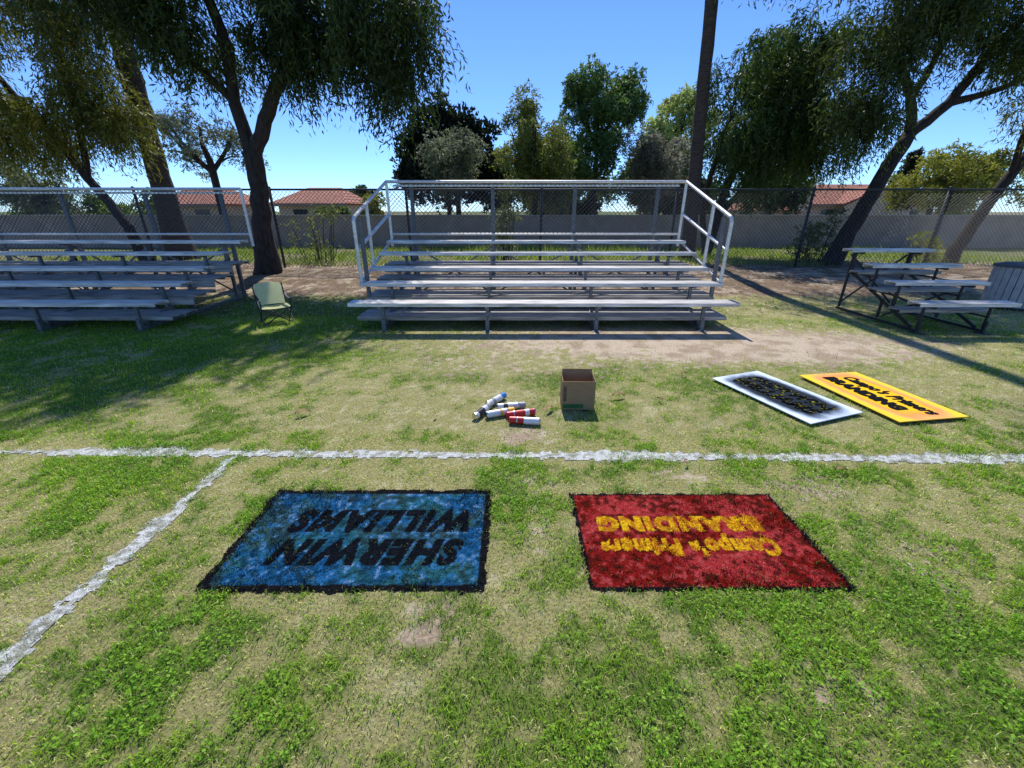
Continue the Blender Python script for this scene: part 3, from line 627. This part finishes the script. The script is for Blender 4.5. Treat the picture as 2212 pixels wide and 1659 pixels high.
# ------------------------------------------------------------------ camp chair
CO=(-3.43,5.98,0);C=thing('camp_chair','small pale yellow folding camp chair on shaded grass','chair',CO,rotz=math.radians(38))
M_FAB=leafmat('pale_yellow_fabric',.5,const=(.95,.95,.52),val=1.05)
mb=MB();t=.009
xl,xr,yf_,yb_=-.19,.19,-.17,.15
mb.tube([(xl,yf_,0),(xr,yf_+.01,.23)],t);mb.tube([(xr,yf_,0),(xl,yf_+.02,.23)],t)
mb.tube([(xl,yb_,0),(xr,yb_-.01,.23)],t);mb.tube([(xr,yb_,0),(xl,yb_-.02,.23)],t)
for x in (xl,xr):
    mb.tube([(x,yf_,0),(x,yb_,.23)],t);mb.tube([(x,yb_,0),(x,yf_,.23)],t);mb.tube([(x,yf_,.2),(x,yf_,.35)],t);mb.tube([(x,yb_-.02,.2),(x,yb_+.09,.52)],t)
    for y in(yf_,yb_): mb.tube([(x,y,0),(x,y,.012)],.018)
mbobj('frame',mb,M_DARK,C)
def cloth(P,name,m,th=.003):
    n=len(P);k=len(P[0]);mb=MB();mb.add([p for r in P for p in r],[(i*k+j,i*k+j+1,(i+1)*k+j+1,(i+1)*k+j) for i in range(n-1) for j in range(k-1)])
    o=mbobj(name,mb,m,C,smooth=True)
    if th: s=o.modifiers.new('s','SOLIDIFY');s.thickness=th
    return o
cloth([[(xl+.38*i/8,yf_+.32*j/6,.235-.035*math.sin(math.pi*i/8)*math.sin(math.pi*(j+1)/8)) for i in range(9)] for j in range(7)],'seat',M_FAB,0)
cloth([[((xl+.38*i/8)*(1-.12*(j/7)**3),yb_-.01+.105*j/7+.03*math.sin(math.pi*i/8),.235+(.285+(.02*math.sin(math.pi*i/8) if j==7 else 0))*j/7) for i in range(9)] for j in range(8)],'backrest',M_FAB,0)
for x in (xl,xr):
    cloth([[(x-.02+.04*i,yf_-.01+.37*j/5,.355-.02*math.sin(math.pi*j/5)+.02*j/5) for i in range(2)] for j in range(6)],'armrest',M_DARK)
# ------------------------------------------------------------------ cardboard box
BO=(.535,3.13,.012);Bx=thing('cardboard_box','open brown cardboard box with green strip standing on grass','box',BO,rotz=math.radians(-2))
M_CARD=mat('cardboard',(.34,.21,.105),rough=.9,scale=18,amt=.12,bump=.05,stretch=(1,1,4))
w,d,h,t=.262,.19,.245,.005
mb=MB()
mb.box((-w/2,-d/2,0),(w/2,-d/2+t,h));mb.box((-w/2,d/2-t,0),(w/2,d/2,h+.005));mb.box((-w/2,-d/2+t,0),(-w/2+t,d/2-t,h));mb.box((w/2-t,-d/2+t,0),(w/2,d/2-t,h));mb.box((-w/2+t,-d/2+t,0),(w/2-t,d/2-t,t))
mbobj('box_body',mb,M_CARD,Bx)
mb=MB();mb.beam((-w/2+.008,d/2-.002,h+.022),(w/2-.008,d/2-.002,h+.022),t,.034);mbobj('flap',mb,M_CARD,Bx)
mb=MB();mb.box((-w/2+.01,-d/2-.002,.012),(w/2-.09,-d/2-.0002,.05));mbobj('green_strip',mb,mat('green_print',(.03,.12,.03),rough=.8),Bx)
v,f=text_geo('MARKING PAINT',bold=.02);mb=MB();mb.add([(-w/2+.008+(1-b)*.028,-d/2-.0015,.075+a*.13) for a,b in v],f);mbobj('lettering',mb,mat('dark_print',(.03,.025,.02)),Bx)
# ------------------------------------------------------------------ spray cans
M_CW=mat('can_white',(.72,.73,.74),rough=.3,metal=.2,amt=.08);M_MET=mat('can_metal',(.6,.6,.6),rough=.25,metal=1,amt=.1);M_BLK=mat('can_black_label',(.02,.02,.025),rough=.35)
M_BLU=mat('cap_blue',(.02,.18,.55),rough=.35,amt=.1);M_RED=mat('cap_red',(.50,.015,.015),rough=.35,amt=.1);M_YEL=mat('cap_yellow',(.75,.45,.02),rough=.35,amt=.1);M_GRY=mat('cap_grey',(.30,.31,.32),rough=.4,amt=.1)
def can(lab,p0,p1,cap,band,body=None,z=.034,bx=(.05,.085)):
    a=math.atan2(p1[1]-p0[1],p1[0]-p0[0]);O=thing('spray_can',lab,'spray can',(p0[0],p0[1],z),rotz=a,group='spray paint cans lying on the grass')
    R=.029
    def tb(n,xs_,rs,m):
        mb=MB();mb.tube([(x,0,0) for x in xs_],rs,20,cap=True);mbobj(n,mb,m,O,smooth=False)
    tb('body',[0,.004,.012,.17],[R*.86,R*.99,R*.97,R*.97],body or M_CW)
    tb('base_rim',[-.003,.006],[R*.95,R*1.02],M_MET)
    tb('label_band',list(bx),[R*.985,R*.985],band)
    tb('shoulder',[.1702,.178,.184],[R*.99,R*.95,R*.75],M_MET)
    tb('cap',[.178,.18,.228,.234],[R*.88,R*.95,R*.92,R*.75],cap)
can('white spray can with blue cap lying on grass',(-.2,3.09),(-.07,3.27),M_BLU,M_GRY)
can('white spray can with black label lying on grass',(-.285,2.87),(-.185,3.07),M_GRY,M_BLK,bx=(.03,.12))
can('white spray can with grey cap lying on grass',(-.12,3.04),(.1,3.08),M_GRY,M_BLK)
can('white spray can with yellow band lying on grass',(-.2,2.9),(.02,2.985),M_YEL,M_YEL,bx=(.11,.13))
can('red spray can with white band lying on grass',(.18,2.96),(-.06,2.89),M_RED,M_CW,M_RED)
can('white spray can with red cap lying on grass',(.21,2.79),(-.03,2.82),M_RED,M_RED,bx=(.12,.168))
# ------------------------------------------------------------------ stencil boards
def boardmat(name,stops,sx,sy):
    m,nt,b=newmat(name);tc=nt.nodes.new('ShaderNodeTexCoord');mp=nt.nodes.new('ShaderNodeMapping')
    mp.inputs['Scale'].default_value=(1/sx,1/sy,0);nt.links.new(tc.outputs['Object'],mp.inputs[0])
    sp=nt.nodes.new('ShaderNodeSeparateXYZ');nt.links.new(mp.outputs[0],sp.inputs[0])
    def m_(op,a,b_=None):
        q=nt.nodes.new('ShaderNodeMath');q.operation=op
        for i,v in enumerate((a,b_)):
            if v is None: continue
            if isinstance(v,(int,float)): q.inputs[i].default_value=v
            else: nt.links.new(v,q.inputs[i])
        return q.outputs[0]
    x4=m_('POWER',m_('ABSOLUTE',sp.outputs[0]),5);y4=m_('POWER',m_('ABSOLUTE',sp.outputs[1]),5);L=m_('POWER',m_('ADD',x4,y4),.2)
    n=nt.nodes.new('ShaderNodeTexNoise');n.inputs['Scale'].default_value=8;n.inputs['Detail'].default_value=8;nt.links.new(tc.outputs['Object'],n.inputs[0])
    n2=nt.nodes.new('ShaderNodeTexNoise');n2.inputs['Scale'].default_value=150;nt.links.new(tc.outputs['Object'],n2.inputs[0])
    v=m_('ADD',L,m_('MULTIPLY',m_('SUBTRACT',n.outputs[0],.5),.3));v=m_('ADD',v,m_('MULTIPLY',m_('SUBTRACT',n2.outputs[0],.5),.15));v=m_('MULTIPLY',v,.5)
    r=nt.nodes.new('ShaderNodeValToRGB');nt.links.new(v,r.inputs[0])
    while len(r.color_ramp.elements)<len(stops): r.color_ramp.elements.new(.5)
    for e,(p,c) in zip(r.color_ramp.elements,stops): e.position=p;e.color=(*c,1)
    nt.links.new(r.outputs[0],b.inputs['Base Color']);b.inputs['Roughness'].default_value=.9;b.inputs['Specular IOR Level'].default_value=.08;return m
def board(lab,cx,cy,ang,L,Wd,bm,lines,tm):
    O=thing('stencil_board',lab,'stencil board',(cx,cy,.022),rotz=ang);mb=MB();mb.box((-L/2,-Wd/2,0),(L/2,Wd/2,.008))
    mbobj('board',mb,bm,O,bevel=.002)
    for i,(s,x0,x1,y0,y1,sh,bo,m) in enumerate(lines):
        v,f=text_geo(s,shear=sh,bold=bo,space=1.12);q=MB();q.add([(x0+a*(x1-x0),y0+b*(y1-y0),.0105+.002*i) for a,b in v],f);mbobj('lettering',q,m or tm,O)
aY=math.atan2(-.96,.14);aW=math.atan2(-.92,.33)
M_STB=mat('stencil_black',(.008,.009,.013),rough=.9,amt=.5,scale=30,spec=.05)
M_CUT=mat('speckled_black',(.34,.32,.03),rough=.95,scale=38,c2=(.002,.003,.004),detail=3,spec=.03)
M_CUT.node_tree.nodes['Color Ramp'].color_ramp.elements[1].position=.74;M_CUT.node_tree.nodes['Color Ramp'].color_ramp.elements[0].position=.56
board('white stencil board with black sprayed lettering on grass',2.34,3.32,aW,.98,.575,
 boardmat('white_board',[(.0,(.018,.024,.035)),(.44,(.02,.028,.04)),(.49,(.16,.20,.27)),(.56,(.60,.68,.79)),(.72,(.86,.88,.90))],.435,.225),
 [('SHERWIN',-.39,.39,.014,.155,.25,.045,None),('WILLIAMS',-.39,.39,-.155,-.014,.25,.045,None)],M_CUT)
board('yellow stencil board with dark lettering and orange overspray on grass',3.16,3.32,aY,.98,.62,
 boardmat('yellow_board',[(.0,(.92,.54,.02)),(.38,(.92,.52,.02)),(.45,(.90,.33,.08)),(.50,(.90,.36,.14)),(.58,(.94,.60,.06)),(.85,(.94,.66,.03))],.45,.225),
 [("Campo's Primers",-.37,.43,-.005,.165,.25,.06,None),('BRANDING',-.40,.32,-.15,-.022,.05,.085,None)],M_STB)
# ------------------------------------------------------------------ dead leaves
M_DL=mat('dead_leaf',(.34,.19,.09),rough=.8,amt=.3,scale=40)
for (x,y,a,s) in ((.92,3.28,.2,.06),(.30,3.02,1.0,.055),(-1.65,2.95,.6,.06),(2.02,2.16,.1,.045),(1.25,3.2,2,.03),(1.68,3.8,.4,.04),(-.6,2.9,1.4,.03),(1.1,2.25,.9,.03)):
    mb=MB();n=7;L=[];R=[]
    for i in range(n):
        t=i/(n-1);w_=.3*math.sin(math.pi*min(1,t*.95+.03));zz=.03+.25*s*math.sin(t*4)
        L.append((s*(t*2-1),-s*w_,zz+.01));R.append((s*(t*2-1),s*w_,zz+.012))
    M_=[(p[0],0,p[2]-.008) for p in L];mb.add(L+M_+R,[(i,i+1,n+i+1,n+i) for i in range(n-1)]+[(n+i,n+i+1,2*n+i+1,2*n+i) for i in range(n-1)])
    o=mbobj('dead_leaf',mb,M_DL,None,smooth=True,loc=(x,y,0),label='curled dry brown leaf lying on grass',category='leaf',group='fallen leaves on the grass');o.rotation_euler[2]=a
# ------------------------------------------------------------------ camera, light, sky
cam=bpy.data.cameras.new('camera');co=bpy.data.objects.new('camera',cam);COL.objects.link(co);co.location=(0,0,1.5);co.rotation_euler=(math.radians(90-22.59),0,0)
cam.lens=14.647;cam.sensor_width=36;cam.clip_end=3000;cam.clip_start=.05;scn.camera=co
EL=math.radians(54);az=math.radians(2)
s=Vector((math.sin(az)*-math.cos(EL),math.cos(az)*math.cos(EL),math.sin(EL)))
sl=bpy.data.lights.new('sun','SUN');sl.energy=5.0;sl.angle=math.radians(.5);sl.color=(1,.97,.90)
so=bpy.data.objects.new('sun',sl);COL.objects.link(so);so.rotation_euler=s.to_track_quat('Z','Y').to_euler();so.location=(0,20,30)
w=bpy.data.worlds.new('World');scn.world=w;w.use_nodes=True;nt=w.node_tree;bgn=nt.nodes['Background']
sk=nt.nodes.new('ShaderNodeTexSky');sk.sky_type='NISHITA';sk.sun_disc=False;sk.sun_elevation=EL;sk.sun_rotation=-az;sk.altitude=1000;sk.air_density=.85;sk.dust_density=.0;sk.ozone_density=3.0
mx=nt.nodes.new('ShaderNodeMixRGB');mx.blend_type='MULTIPLY';mx.inputs[0].default_value=1;mx.inputs[2].default_value=(.70,.95,1.34,1)
nt.links.new(sk.outputs[0],mx.inputs[1]);nt.links.new(mx.outputs[0],bgn.inputs[0]);bgn.inputs[1].default_value=.15
scn.view_settings.view_transform='Standard';scn.view_settings.look='None';scn.view_settings.exposure=0
